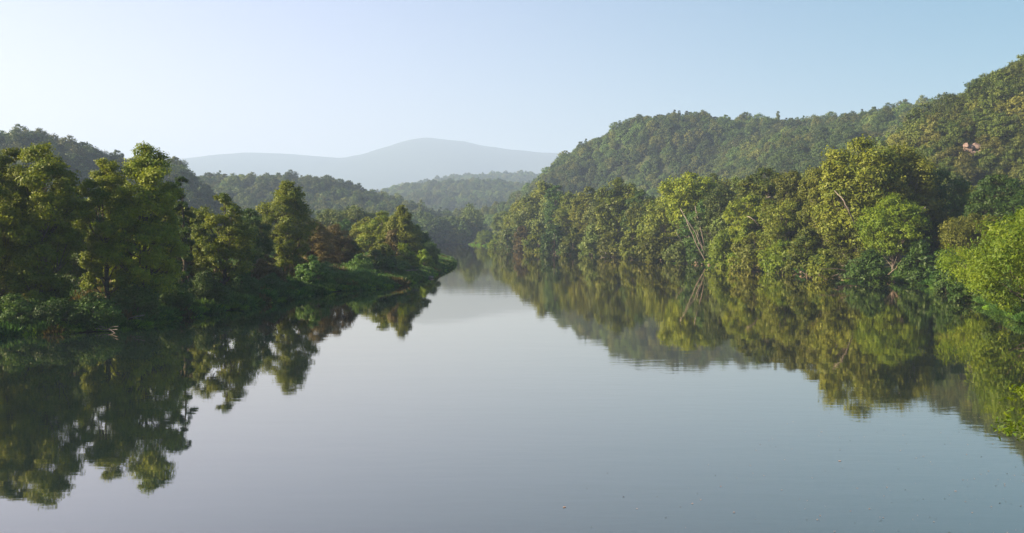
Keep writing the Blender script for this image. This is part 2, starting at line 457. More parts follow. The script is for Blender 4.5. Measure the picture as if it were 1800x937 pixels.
def tree_meshes(seed, H, W, kind='ovoid', lobes=16, clumps=9, leaves=80, size=0.34, hb=0.08, leafm='left', barkm='bark',
                gap=0.0, trunk=True, lean=(0, 0), name='tree'):
    """one tree: a skeleton of trunk and limbs, and a crown of small leaf faces hung round the limb ends"""
    g = np.random.default_rng(seed)
    env = ENV[kind]
    h0 = H * hb; Hc = H - h0
    ph = g.uniform(0, 6.28, 6)
    # lobes: stratified by height, golden angle round the stem
    rl0 = W * 0.5 * (0.36 if lobes > 39 else 0.62 if lobes < 16 else 0.50 if lobes < 24 else 0.44)
    tg = np.linspace(0.02, 1.0, 200); cdf = np.cumsum(env(tg) + .30); cdf /= cdf[-1]
    q = (np.arange(lobes) + g.uniform(.15, .85, lobes)) / lobes
    t = np.interp(q, cdf, tg); t[-1] = 1.0
    RL = rl0 * g.uniform(.78, 1.25, lobes) * np.clip(0.30 + 0.75 * env(t * .9), .52, 1)
    an = np.arange(lobes) * 2.39996 + g.uniform(-.5, .5, lobes) + ph[2]
    wob_ = 1 + 0.15 * np.sin(2 * an + ph[0] + 4 * t) + 0.13 * np.sin(3 * an + ph[1] - 7 * t)
    rad = np.clip(env(t * .95) * W / 2 * wob_ - RL * .62, 0, None) * g.uniform(.72, 1.06, lobes)
    rad[g.uniform(size=lobes) < .16] *= .35
    rad[-1] *= .1
    L = np.column_stack([rad * np.cos(an), rad * np.sin(an), h0 + t * (Hc - RL * .8) + (1 - t) * RL * .35])
    frac = t
    axis = lambda z: np.stack([lean[0] * (z / H) ** 1.0, lean[1] * (z / H) ** 1.0], -1) * H
    L[:, :2] += axis(L[:, 2])
    # clumps round every lobe
    nC = lobes * clumps
    d = g.normal(size=(nC, 3)); d /= np.linalg.norm(d, axis=1)[:, None]
    out = np.repeat(L - np.column_stack([axis(L[:, 2]), L[:, 2] * .92]), clumps, 0)
    out[:, 2] = np.repeat((L[:, 2] - (h0 + .30 * Hc)), clumps) * .45
    out /= np.linalg.norm(out, axis=1)[:, None] + 1e-6
    d = d + 0.65 * out + [0, 0, .15]
    d /= np.linalg.norm(d, axis=1)[:, None]
    rl = np.repeat(RL, clumps)
    CC = np.repeat(L, clumps, 0) + d * (rl * g.uniform(.55, 1.0, nC))[:, None] * [1, 1, .92]
    CR = rl * g.uniform(.36, .60, nC)
    if gap > 0:
        keep = g.uniform(size=nC) > gap
        CC, CR, d = CC[keep], CR[keep], d[keep]; nC = len(CC)
    CC[:, 2] = np.maximum(CC[:, 2], 0.25)
    # leaves
    N = nC * leaves
    ld = g.normal(size=(N, 3)); ld /= np.linalg.norm(ld, axis=1)[:, None]
    ld[:, 2] = ld[:, 2] * .9 + .15
    cr = np.repeat(CR, leaves)
    LP = np.repeat(CC, leaves, 0) + ld * (cr * g.uniform(.35, 1.12, N))[:, None] * [1, 1, .72]
    LP += g.normal(size=(N, 3)) * 0.05
    LP[:, 2] = np.maximum(LP[:, 2], 0.08)
    nrm = ld * .55 + np.repeat(d, leaves, 0) * .35 + g.normal(size=(N, 3)) * .42 + [0, 0, .28]
    nrm /= np.linalg.norm(nrm, axis=1)[:, None]
    u = np.cross(nrm, g.normal(size=(N, 3))); u /= np.linalg.norm(u, axis=1)[:, None] + 1e-9
    v = np.cross(nrm, u)
    s = size * g.uniform(.6, 1.35, N)[:, None]
    droop = np.array([0, 0, -1.0]) * s * .15
    V = np.stack([LP - u * s + droop, LP + u * s * .8 + v * s * .5, LP + u * s * .8 - v * s * .5], 1).reshape(-1, 3)
    Q = np.arange(N * 3).reshape(-1, 3)
    csh = np.repeat(g.uniform(0, 1, nC), leaves)
    lsh_ = np.repeat(np.repeat(g.uniform(0, 1, lobes), clumps)[:nC] if gap == 0 else g.uniform(0, 1, nC), leaves)
    shade = np.clip(.36 * csh + .24 * lsh_ + .40 * g.uniform(0, 1, N), 0, 1)
    crown = mesh_np(name + '_crown', V, Q, M[leafm], {'shade': ('FACE', shade)})
    # skeleton
    paths = []
    tr = max(0.10, H * 0.017)
    nseg = 9
    zt = np.linspace(-0.4, H * 0.88, nseg)
    wob = np.cumsum(g.normal(size=(nseg, 2)) * H * .008, 0); wob[0] = 0
    tp = np.column_stack([axis(np.maximum(zt, 0)) + wob, zt])
    trad = tr * (1 - np.linspace(0, 1, nseg)) ** .8 + .03
    trad[0] *= 1.5
    paths.append((tp, trad))
    for k in range(lobes):
        e = L[k]
        za = np.clip(e[2] - np.hypot(*(e[:2] - axis(np.array(e[2])))) * g.uniform(.7, 1.3) - .06 * H, .1 * H if kind != 'bush' else 0, .8 * H)
        ia = np.clip((za + .4) / (H * .88 + .4), 0, 1) * (nseg - 1)
        i0 = int(ia); i1 = min(i0 + 1, nseg - 1); a = tp[i0] + (tp[i1] - tp[i0]) * (ia - i0)
        mid = a * .45 + e * .55 + [0, 0, -.02 * H] + g.normal(size=3) * .02 * H
        m2 = (a + mid) / 2 + g.normal(size=3) * .008 * H
        r0 = trad[i0] * .5
        paths.append((np.array([a, m2, mid, e, e + (e - mid) * .5]), np.array([r0, r0 * .75, r0 * .5, r0 * .28, .02])))
        if clumps > 4:
            ii = [q for q in range(k * clumps, min((k + 1) * clumps, nC))][:5]
            for q in ii:
                if gap > 0: continue
                c = CC[q]
                paths.append((np.array([mid, (mid + c) / 2 + g.normal(size=3) * .01 * H, c]), np.array([r0 * .35, r0 * .2, .015])))
    TV, TQ = tubes(paths, 5)
    trunk = mesh_np(name + '_trunk', TV, TQ, M[barkm], smooth=True)
    return trunk, crown

def plant(name, meshes, loc, label, cat, group=None, rz=0.0, sc=(1, 1, 1)):
    t = empty(name, loc, rz, sc)
    tag(t, label, cat, group)
    obj('trunk' if cat == 'tree' else 'stem', meshes[0], t)
    obj('crown' if cat == 'tree' else 'foliage', meshes[1], t)
    return t

def lz(x, y):
    return float(land_z(np.array([x]), np.array([y]))[0])

def place(spec, name, seed, group=None, cat='tree', flat=False):
    px, d, top, w, kind, leafm, label = spec[:7]
    kw = dict(spec[7]) if len(spec) > 7 else {}
    if flat:                       # slide towards the river until it stands at the waterline
        lim = flat
        for q in range(400):
            x, y, _ = P(px, top, d)
            if river_sd(np.array([x]), np.array([y]))[0] < lim: break
            d -= 0.25
    x, y, zt = P(px, top, d)
    z = lz(x, y)
    z = max(z, 0.0) - 0.05
    H = zt - z; W = w / F * d
    far = min(1.0, 130.0 / d)
    if not flat:
        while d > 60 and river_sd(np.array([x]), np.array([y]))[0] < 2.5 and d < 700:
            d += .5; x, y, zt = P(px, top, d); z = lz(x, y) - .05
        H = zt - z
    vol = H * W
    n = kw.pop('n', 52000 if d < 130 else 30000 if d < 240 else 20000 if d < 350 else 14000)
    if cat == 'shrub': n = 9000 if d < 150 else 5000 if d < 300 else 2500
    size = kw.pop('size', math.sqrt(3.1 * math.pi * W * H * .8 / (.9 * n)))
    nlob = kw.pop('lobes', int(np.clip(14 + vol / 9, 12, 36)))
    ncl = kw.pop('clumps', 15 if d < 130 else 11 if d < 260 else 8)
    nl = max(14, int(n / (nlob * ncl)))
    me = tree_meshes(seed, H, W, kind, nlob, ncl, nl, size, leafm=leafm, name=name, **kw)
    return plant(name, me, (x, y, z), label, cat, group)

LEFT_TREES = [
    (-20, 110, 300, 130, 'ovoid', 'left', 'large leafy tree cut by the left edge of the photo', {}),
    (18, 113, 264, 108, 'dome', 'left', 'tall green round-topped tree by the left edge, left of its darker broader twin', {}),
    (70, 112, 258, 136, 'dome', 'left', 'tall dark green broad-crowned tree left of the gap before the slender tree', {}),
    (186, 119, 283, 92, 'dome', 'left', 'slender yellow-green tree leaning against the left side of the tallest left bank tree', {}),
    (255, 120, 260, 125, 'ovoid', 'left', 'tallest tree on the left bank, pointed oval crown with sunlit yellow-green left side', {}),
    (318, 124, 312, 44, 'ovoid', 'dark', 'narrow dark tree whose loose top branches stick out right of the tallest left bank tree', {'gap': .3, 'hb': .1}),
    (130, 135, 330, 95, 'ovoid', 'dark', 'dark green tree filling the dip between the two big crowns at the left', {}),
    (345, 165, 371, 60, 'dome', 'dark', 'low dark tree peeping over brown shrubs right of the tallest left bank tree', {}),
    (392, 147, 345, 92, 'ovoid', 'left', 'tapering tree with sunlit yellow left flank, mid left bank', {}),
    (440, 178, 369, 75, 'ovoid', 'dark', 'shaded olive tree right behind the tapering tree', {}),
    (506, 186, 321, 84, 'tall', 'left', 'tall isolated tree with round head and narrow waist standing above the left bank scrub', {}),
    (552, 205, 392, 62, 'dome', 'brown', 'olive-brown tree just right of the tall round-headed tree', {}),
    (588, 215, 396, 66, 'dome', 'brown', 'rusty brown round tree in the left bank scrub', {}),
    (645, 290, 384, 60, 'dome', 'left', 'pale green tree left of the pointed trees near the grassy point', {}),
    (672, 265, 374, 66, 'ovoid', 'left', 'left one of the two pointed trees near the grassy point', {}),
    (706, 258, 363, 74, 'cone', 'left', 'right and taller one of the two pointed trees near the grassy point', {}),
    (733, 268, 398, 48, 'dome', 'dark', 'dark green tree sloping down right of the pointed tree near the grassy point', {}),
    (752, 285, 424, 40, 'dome', 'dark', 'round dark tree last before the grassy point', {'hb': 0.0}),
    (622, 400, 362, 66, 'dome', 'willow', 'hazy wide-topped tree behind the scrub, below the middle hill', {}),
    (580, 380, 368, 60, 'dome', 'willow', 'hazy green tree behind the rusty tree on the left bank', {}),
    (655, 410, 374, 50, 'dome', 'willow', 'hazy pale tree behind the left pointed tree', {}),
    (540, 360, 375, 60, 'dome', 'willow', 'hazy tree showing right behind the isolated round-headed tree', {}),
    (610, 330, 388, 56, 'dome', 'shrub', 'blue-green round tree between the rusty tree and the pale green tree', {}),
    (470, 330, 378, 50, 'dome', 'willow', 'hazy tree glimpsed between the tapering tree and the round-headed tree', {}),
]
for k, s in enumerate(LEFT_TREES):
    place(s, 'bank_tree', 100 + k, 'trees on the left bank')

RIGHT_TREES = [
    # px, distance, top, width, kind, leaf
    (855, 600, 405, 42, 'bush', 'bright', 'small round light green tree on the tip of the far grassy spit', {}),
    (886, 560, 371, 44, 'dome', 'willow', 'first low grey-green tree of the right bank row, next to the far spit', {}),
    (912, 530, 352, 48, 'ovoid', 'right', 'second tree of the right bank row counted from the far spit', {}),
    (952, 505, 320, 78, 'ovoid', 'right', 'tall brownish green tree with the dark top at the far end of the right bank', {}),
    (978, 500, 326, 44, 'ovoid', 'dark', 'dark green tree tucked behind the tall tree at the far end of the right bank', {}),
    (1004, 462, 338, 64, 'dome', 'right', 'olive tree with wide rounded crown right of the dark tree', {}),
    (1036, 455, 330, 56, 'ovoid', 'right', 'olive brown tree between the wide rounded one and the deep green double crown', {}),
    (1060, 420, 352, 60, 'dome', 'willow', 'soft grey-green tree hanging to the water left of the deep green crown', {}),
    (1086, 415, 315, 70, 'dome', 'left', 'deep yellow-green tree with lumpy double crown above its neighbours', {}),
    (1124, 400, 334, 50, 'ovoid', 'dark', 'narrow dark tree with round head right of the lumpy double crown', {}),
    (1140, 372, 352, 66, 'dome', 'right', 'broad olive tree just left of the one with leaning white trunks', {}),
    (1170, 345, 345, 88, 'dome', 'right', 'drooping brown-green tree whose boughs reach the water left of the white trunks', {}),
    (1212, 330, 306, 92, 'dome', 'left', 'flat-topped dark tree above the leaning white trunks', {'hb': .42, 'trunk': False}),
    (1252, 345, 306, 60, 'dome', 'willow', 'pale grey-green tree behind the flat-topped dark tree', {}),
    (1268, 305, 330, 70, 'dome', 'willow', 'hazy green tree in the middle of the right bank', {}),
    (1300, 330, 312, 64, 'dome', 'willow', 'round pale tree rising behind the dark hollow in the right bank', {}),
    (1346, 290, 297, 92, 'dome', 'right', 'broad yellow-topped tree left of the great rounded tree', {}),
    (1320, 262, 345, 74, 'dome', 'left', 'green tree with drooping shelves over the dark hollow', {'hb': .25}),
    (1392, 262, 300, 80, 'dome', 'right', 'tree filling the dip directly left of the great rounded tree', {}),
    (1385, 240, 352, 90, 'dome', 'right', 'lower olive tree in front of the dip left of the great rounded tree', {}),
    (1452, 226, 290, 84, 'dome', 'right', 'left shoulder of the great rounded group, golden crown', {'hb': .3, 'barkm': 'pale'}),
    (1512, 226, 250, 140, 'dome', 'right', 'great rounded tree, highest of the right bank, with a bare pale limb', {'hb': .22, 'barkm': 'pale'}),
    (1586, 228, 256, 120, 'dome', 'right', 'golden-green tree sharing the top of the great rounded group, right half', {'hb': .2, 'barkm': 'pale'}),
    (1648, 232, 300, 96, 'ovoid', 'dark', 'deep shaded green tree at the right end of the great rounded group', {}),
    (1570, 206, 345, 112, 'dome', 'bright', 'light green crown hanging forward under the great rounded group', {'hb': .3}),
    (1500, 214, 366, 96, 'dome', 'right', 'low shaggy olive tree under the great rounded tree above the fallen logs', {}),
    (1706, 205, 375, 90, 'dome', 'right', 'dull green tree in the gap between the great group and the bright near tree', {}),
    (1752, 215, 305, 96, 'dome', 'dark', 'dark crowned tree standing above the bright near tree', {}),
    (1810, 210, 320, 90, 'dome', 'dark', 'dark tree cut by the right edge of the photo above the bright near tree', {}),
    (1710, 260, 330, 90, 'dome', 'right', 'olive tree on the slope foot left of the dark crown at right', {}),
]
for k, s in enumerate(RIGHT_TREES):
    place(s, 'bank_tree', 200 + k, 'trees on the right bank')

# the bright tree near the camera on the right, its trunk beyond the frame
place((1842, 116, 352, 230, 'dome', 'lime', 'bright yellow-green tree reaching over the water at the right edge', {'hb': .12, 'lobes': 44, 'n': 46000, 'gap': .18}), 'bank_tree', 301, 'trees on the right bank')
place((1768, 116, 425, 232, 'dome', 'lime', 'low bright tree whose boughs hang to the water at right edge', {'hb': .16, 'lobes': 46, 'n': 46000, 'gap': .18}), 'bank_tree', 302, 'trees on the right bank')
# the twig tips at the lower right belong to a tree standing below the bridge
me = tree_meshes(305, 8.3, 12.4, 'dome', 34, 14, 60, .085, hb=.34, leafm='lime', name='near_tree')
near = plant('bank_tree', me, (20.6, 20.0, lz(20.6, 20.0) - .1), 'near tree poking a spray of yellow-green leaves into the lower right edge', 'tree', 'trees on the right bank')
nz_ = near.location.z
for cx_, cz_, W_, H_, sd_ in [(10.95, 6.62, 1.75, .80, 1), (10.85, 7.42, 1.0, .34, 2)]:
    tr_, cr_ = tree_meshes(310 + sd_, H_, W_, 'dome', 7, 6, 13, .062, hb=.05, leafm='lime', name='leaf_spray')
    o = obj('foliage', cr_, near); o.location = (cx_ - 20.6, 0, cz_ - nz_)
    pts = np.array([(0.3, 0, cz_ - .6 - nz_), (-4, .1, cz_ - .1 - nz_), (-7.5, 0, cz_ + .15 - nz_), (cx_ - 20.6 + .1, 0, cz_ + H_ * .5 - nz_), (cx_ - 20.6 - W_ * .42, 0, cz_ + H_ * .42 - nz_)])
    V, Q = tubes([(pts, [.09, .06, .035, .016, .005])], 6)
    obj('branch', mesh_np('branch', V, Q, M['bark'], smooth=True), near)


# ------------------------------------------------------------------ filler trees of the second row (woodland behind both banks)
protos = []
for k, (kind, lm) in enumerate([('dome', 'right'), ('ovoid', 'right'), ('dome', 'left'), ('dome', 'willow'), ('dome', 'dark')]):
    protos.append(tree_meshes(400 + k, 18, 13, kind, 15, 9, 90, .42, leafm=lm, name='second_row_tree'))
rg = np.random.default_rng(77)
row = []
for px, d, top in [(1020, 500, 352), (1070, 470, 345), (1110, 440, 350), (1150, 420, 350), (1190, 400, 335), (1235, 385, 330), (1285, 380, 322),
                   (1330, 350, 318), (1370, 330, 312), (1405, 310, 318), (1430, 300, 305), (1470, 280, 300), (1545, 275, 290), (1620, 275, 300),
                   (1680, 250, 350), (1725, 240, 360), (1780, 250, 345), (1420, 265, 330), (1300, 300, 350), (1240, 320, 352), (1160, 380, 360), (930, 545, 350), (905, 570, 372), (965, 540, 345)]:
    row.append((px, d, top, 'tree of the second row in the unbroken woods behind the right bank', 'second row trees on the right bank'))
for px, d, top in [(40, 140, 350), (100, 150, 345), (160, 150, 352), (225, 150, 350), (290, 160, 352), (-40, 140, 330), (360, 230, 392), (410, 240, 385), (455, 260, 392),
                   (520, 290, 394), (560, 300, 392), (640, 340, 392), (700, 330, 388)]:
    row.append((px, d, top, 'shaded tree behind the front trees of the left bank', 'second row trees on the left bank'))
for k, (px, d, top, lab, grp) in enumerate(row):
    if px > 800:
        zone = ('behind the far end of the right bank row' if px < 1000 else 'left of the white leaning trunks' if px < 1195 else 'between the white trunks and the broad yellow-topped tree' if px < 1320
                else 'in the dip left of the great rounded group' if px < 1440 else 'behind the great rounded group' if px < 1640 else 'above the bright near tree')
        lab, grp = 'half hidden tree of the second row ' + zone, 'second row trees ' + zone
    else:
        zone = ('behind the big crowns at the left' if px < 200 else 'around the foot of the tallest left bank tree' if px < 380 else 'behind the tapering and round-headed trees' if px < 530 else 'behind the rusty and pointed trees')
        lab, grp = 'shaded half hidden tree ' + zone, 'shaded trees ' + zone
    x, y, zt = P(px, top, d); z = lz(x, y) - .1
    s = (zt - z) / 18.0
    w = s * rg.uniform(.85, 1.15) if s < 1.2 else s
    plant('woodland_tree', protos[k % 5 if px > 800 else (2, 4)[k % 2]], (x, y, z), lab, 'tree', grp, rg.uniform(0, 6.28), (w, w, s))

# ------------------------------------------------------------------ shrubs along the water
SHRUBS_L = [
    (30, 108, 520, 90, 'dark', 'dark shrub at the waterline by the left edge of the photo'),
    (95, 108, 528, 80, 'dark', 'dark shrub hanging over the water left of the driftwood'),
    (165, 113, 520, 90, 'dark', 'shaded shrub directly behind the driftwood branch'),
    (235, 118, 505, 90, 'dark', 'dark shrub at the foot of the tallest left bank tree'),
    (300, 128, 488, 80, 'dark', 'dark bush at the waterline right of the tallest left bank tree'),
    (360, 137, 478, 72, 'dark', 'dark bush under the tapering tree'),
    (425, 146, 482, 64, 'shrub', 'green bush right of the tapering tree at the waterline'),
    (335, 150, 400, 60, 'brown', 'brownish bush below the low dark tree'),
    (470, 165, 452, 60, 'brown', 'reddish brown scrub bush left of the isolated round-headed tree'),
    (478, 155, 482, 46, 'shrub', 'low green bush on the grass edge below the isolated tree'),
    (548, 176, 452, 52, 'shrub', 'dark blue-green bush near the water under the olive-brown tree'),
    (592, 186, 478, 48, 'shrub', 'yellow-green low bush right of the dark blue-green bush'),
    (572, 190, 462, 40, 'dark', 'small dark bush between the two low bushes on the left bank'),
    (632, 200, 448, 50, 'shrub', 'green bush in the middle of the scrub before the grass strip'),
    (662, 207, 442, 50, 'dark', 'dark bush under the left pointed tree'),
    (640, 192, 474, 44, 'shrub', 'bright leafy bush at the edge of the grass strip'),
    (690, 208, 452, 48, 'shrub', 'leafy green bush under the taller pointed tree'),
    (708, 220, 428, 50, 'bright', 'yellow-green bush high under the taller pointed tree'),
    (720, 215, 455, 42, 'shrub', 'round green bush next to the pale bush near the point'),
    (744, 236, 440, 40, 'bright', 'pale light green bush nearest the grassy point'),
    (672, 222, 418, 46, 'right', 'olive bush between the two pointed trees'),
    (760, 262, 452, 26, 'shrub', 'last tiny bush on the grassy point'),
    (690, 235, 405, 44, 'brown', 'tan-tinged bush in front of the taller pointed tree'),
    (620, 215, 425, 40, 'right', 'pale olive bush right of the rusty tree'),
    (500, 158, 500, 44, 'shrub', 'low spreading green bush closest to the water in mid left bank'),
    (520, 195, 440, 44, 'brown', 'tan bush at the foot of the isolated round-headed tree'),
]
for k, s in enumerate(SHRUBS_L):
    px, d, top, w, lm, lab = s
    place((px, d, top, w, 'bush', lm, lab, {'hb': 0.0, 'lobes': 9, 'clumps': 9}), 'riverside_shrub', 500 + k, 'shrubs on the left bank', 'shrub', 2.2 if k < 7 else False)
SHRUBS_R = [
    (1275, 288, 408, 70, 'bright', 'bright yellow-green bush at the foot of the white trunks'),
    (1325, 268, 412, 74, 'right', 'olive bush hanging over the rocks in mid right bank'),
    (1300, 280, 438, 46, 'bright', 'small light bush just above the pink rocks'),
    (1375, 252, 425, 74, 'bright', 'light green bush drooping into the water below the dip'),
    (1420, 238, 405, 70, 'right', 'olive bush left of the fallen logs'),
    (1450, 218, 440, 56, 'right', 'shaggy bush touching the water left of the fallen logs'),
    (1530, 203, 440, 70, 'dark', 'dark bush behind the fallen logs'),
    (1615, 198, 425, 70, 'dark', 'dark bush at the waterline under the shaded green tree'),
    (1665, 175, 440, 64, 'dark', 'dark bush left of the bright near tree'),
    (1230, 315, 412, 50, 'dark', 'dark green bush between the leaning white trunks'),
    (1195, 325, 425, 50, 'willow', 'grey-green bush left of the leaning white trunks'),
    (1150, 345, 408, 56, 'right', 'olive bush reaching the water left of the drooping brown-green tree'),
    (1112, 375, 392, 50, 'right', 'rounded olive bush below the narrow dark tree'),
    (1078, 395, 408, 44, 'right', 'low bush above the root hole in the bank'),
    (1042, 415, 398, 46, 'willow', 'pale bush at the waterline below the olive brown tree'),
    (1008, 432, 402, 44, 'right', 'low olive bush below the wide rounded tree'),
    (975, 455, 396, 44, 'dark', 'dark bush at the waterline below the dark tucked tree'),
    (945, 480, 392, 40, 'right', 'olive bush at the water below the tall brownish tree'),
    (918, 505, 398, 36, 'brown', 'brownish bush at the water near the far spit'),
    (892, 530, 402, 34, 'willow', 'grey-green bush nearest the far spit'),
    (870, 570, 415, 26, 'bright', 'small light bush right beside the round tree on the far spit'),
    (1720, 150, 470, 80, 'dark', 'dark bush hidden under the bright near tree'),
    (1800, 126, 480, 90, 'dark', 'dark bush at the right edge under the bright near tree'),
]
for k, s in enumerate(SHRUBS_R):
    px, d, top, w, lm, lab = s
    place((px, d, top, w, 'bush', lm, lab, {'hb': 0.0, 'lobes': 9, 'clumps': 9}), 'riverside_shrub', 600 + k, 'shrubs on the right bank', 'shrub', 2.5)

# ------------------------------------------------------------------ hill forest
def hill_tree(seed, kind, W, H=14, n=4600):
    return tree_meshes(seed, H, W, kind, 19, 7, n // 133, .52, hb=.0, leafm='hill', name='hill_tree')
HT = [hill_tree(700, 'dome', 13), hill_tree(701, 'ovoid', 11.5), hill_tree(702, 'dome', 15, 13), hill_tree(703, 'cone', 10, 16), hill_tree(704, 'tall', 12, 17)]
NAMED_HILL = [
    (33, 640, 222, 'tall tree breaking the skyline at the top of the left hill', 4),
    (68, 640, 229, 'round tree on the skyline next to the highest tree of the left hill', 0),
    (97, 640, 237, 'small bushy tree on the skyline of the left hill, third from the left edge', 2),
    (205, 655, 264, 'tree on the left hill skyline just left of the tallest bank tree', 1),
    (308, 682, 277, 'wide tree standing last on the left hill before its slope drops', 2),
    (1186, 1000, 195, 'small pointed tree on the summit of the right hill', 3),
    (1236, 995, 196, 'taller pointed tree on the skyline of the right hill', 4),
    (1312, 985, 197, 'broad tree standing out on the flat skyline of the right hill', 0),
    (1335, 980, 200, 'tree beside the broad one on the flat skyline of the right hill', 2),
    (1368, 970, 198, 'thin pale tree alone on the right hill skyline', 3),
    (1462, 935, 196, 'round tree on the rising skyline of the right hill', 0),
    (1622, 845, 171, 'tallest tree on the skyline saddle next to the near right hill', 4),
    (1655, 825, 172, 'second tree on the skyline saddle next to the near right hill', 1),
    (1722, 440, 138, 'pale bushy tree sticking out of the near right hill skyline', 0),
    (740, 860, 356, 'pointed tree above the far wooded shore of the river', 3),
]
first = {}
for px, d, top, lab, k in NAMED_HILL:
    x, y, zt = P(px, top, d)
    z = lz(x, y) - .3
    H = (14, 14, 13, 15, 16)[k]
    s = max(.55, (zt - z) / H); w = max(.75, min(s, 1.15)) * .9
    t = plant('hill_tree', HT[k], (x, y, z), lab, 'tree', 'trees standing out on the hilltops', k * 1.3, (w, w, s))
    if k not in first: first[k] = [c for c in t.children if c.name.startswith('crown')][0]

def hit(h, px, py, d0, d1):
    for d in np.arange(d0, d1, 1.0):
        x, y, z = P(px, py, d)
        if h.z(np.array([x]), np.array([y]))[0] > z: return x, y, z
    return P(px, py, d1)
def hill_tree2(seed, kind, W, leafm, H=12):
    return tree_meshes(seed, H, W, kind, 17, 7, 36, .44, hb=.0, leafm=leafm, name='hill_tree')
scrub = {}
for k, (px, py, kind, W, lab) in enumerate([
        (1622, 232, 'dome', 12, 'olive crown on the left shoulder of the near right hill, above the great rounded group'),
        (1765, 170, 'ovoid', 11, 'olive crown high on the steep part of the near right hill, below its skyline'),
        (1745, 240, 'dome', 13, 'wide olive crown up and right of the bare rock outcrop')]):
    x, y, z = hit(HF, px, py, 180, 470)
    t = plant('hill_tree', hill_tree2(720 + k, kind, W, 'scrub'), (x, y, z - 1.2), lab, 'tree', 'trees standing out on the hilltops', k, (.85, .85, .85))
    scrub[k] = [c for c in t.children if c.name.startswith('crown')][0]
pm_ = hill_tree2(730, 'ovoid', 10, 'pale_crown', 14)
for k, (px, py, lab) in enumerate([
        (1188, 262, 'left one of three pale yellow-green trees high on the dome of the right hill'),
        (1212, 258, 'middle one of three pale yellow-green trees high on the dome of the right hill'),
        (1231, 256, 'right one of three pale yellow-green trees high on the dome of the right hill'),
        (1222, 305, 'pale tree lower on the dome of the right hill, above the flat-topped bank tree')]):
    x, y, z = hit(HE, px, py, 450, 1100)
    plant('hill_tree', pm_, (x, y, z + .5), lab, 'tree', 'pale trees on the dome of the right hill', k * 1.7, (1, 1, 1.05))
x, y, z = hit(HF, 1632, 262, 180, 470)
plant('hill_tree', pm_, (x, y, z), 'pale green tree just above the top right of the great rounded group', 'tree', None, .4, (.8, .8, .9))

def forest_nodes(first):
    ng = bpy.data.node_groups.new('forest_scatter', 'GeometryNodeTree')
    ng.interface.new_socket('Geometry', in_out='INPUT', socket_type='NodeSocketGeometry')
    ng.interface.new_socket('Geometry', in_out='OUTPUT', socket_type='NodeSocketGeometry')
    n, l = ng.nodes, ng.links
    gi = n.new('NodeGroupInput'); go = n.new('NodeGroupOutput')
    jo = n.new('GeometryNodeJoinGeometry')
    for k in sorted(first, reverse=True):
        oi = n.new('GeometryNodeObjectInfo'); oi.transform_space = 'ORIGINAL'
        oi.inputs['Object'].default_value = first[k]; oi.inputs['As Instance'].default_value = True
        l.new(oi.outputs['Geometry'], jo.inputs[0])
    ip = n.new('GeometryNodeInstanceOnPoints'); ip.inputs['Pick Instance'].default_value = True
    def named(nm, ty):
        a = n.new('GeometryNodeInputNamedAttribute'); a.data_type = ty; a.inputs['Name'].default_value = nm
        return a.outputs['Attribute']
    l.new(gi.outputs[0], ip.inputs['Points']); l.new(jo.outputs[0], ip.inputs['Instance'])
    l.new(named('pick', 'INT'), ip.inputs['Instance Index'])
    l.new(named('turn', 'FLOAT_VECTOR'), ip.inputs['Rotation'])
    l.new(named('size', 'FLOAT_VECTOR'), ip.inputs['Scale'])
    l.new(ip.outputs[0], go.inputs[0])
    return ng
NG = forest_nodes(first)
NG3 = forest_nodes(scrub)

def forest(name, label, pts, scl, seed, NG=NG, cat='forest', pick=(.28, .24, .26, .08, .14)):
    g = np.random.default_rng(seed)
    n = len(pts)
    me = bpy.data.meshes.new(name)
    me.vertices.add(n); me.vertices.foreach_set('co', np.asarray(pts, np.float32).ravel())
    a = me.attributes.new('pick', 'INT', 'POINT')
    a.data.foreach_set('value', g.choice(len(pick), n, p=pick).astype(np.int32))
    t = np.zeros((n, 3), np.float32); t[:, 2] = g.uniform(0, 6.28, n); t[:, :2] = g.normal(size=(n, 2)) * .05
    a = me.attributes.new('turn', 'FLOAT_VECTOR', 'POINT'); a.data.foreach_set('vector', t.ravel())
    s = (scl * np.exp(g.normal(0, .17, n)).clip(.65, 1.32))[:, None] * np.array([1, 1, 1]) * np.column_stack([np.ones(n), np.ones(n), g.uniform(.85, 1.12, n)])
    a = me.attributes.new('size', 'FLOAT_VECTOR', 'POINT'); a.data.foreach_set('vector', s.astype(np.float32).ravel())
    o = obj(name, me)
    md = o.modifiers.new('scatter', 'NODES'); md.node_group = NG
    tag(o, label, cat, None, 'stuff')
    return o

def scatter(x0, x1, y0, y1, step, seed, test):
    g = np.random.default_rng(seed)
    xs = np.arange(x0, x1, step); ys = np.arange(y0, y1, step)
    xx, yy = np.meshgrid(xs, ys)
    x = xx.ravel() + g.uniform(-.42, .42, xx.size) * step; y = yy.ravel() + g.uniform(-.42, .42, xx.size) * step
    az = np.degrees(np.arctan2(x, y))
    k = np.abs(az) < 36
    x, y = x[k], y[k]
    k = test(x, y)
    return x[k], y[k]

def hz_test(h, lo):
    def f(x, y):
        z = h.z(x, y)
        ok = z > lo
        for o in HILLS:
            if o is not h: ok &= ~(o.z(x, y) > z)
        return ok & (river_sd(x, y) > 12)
    return f

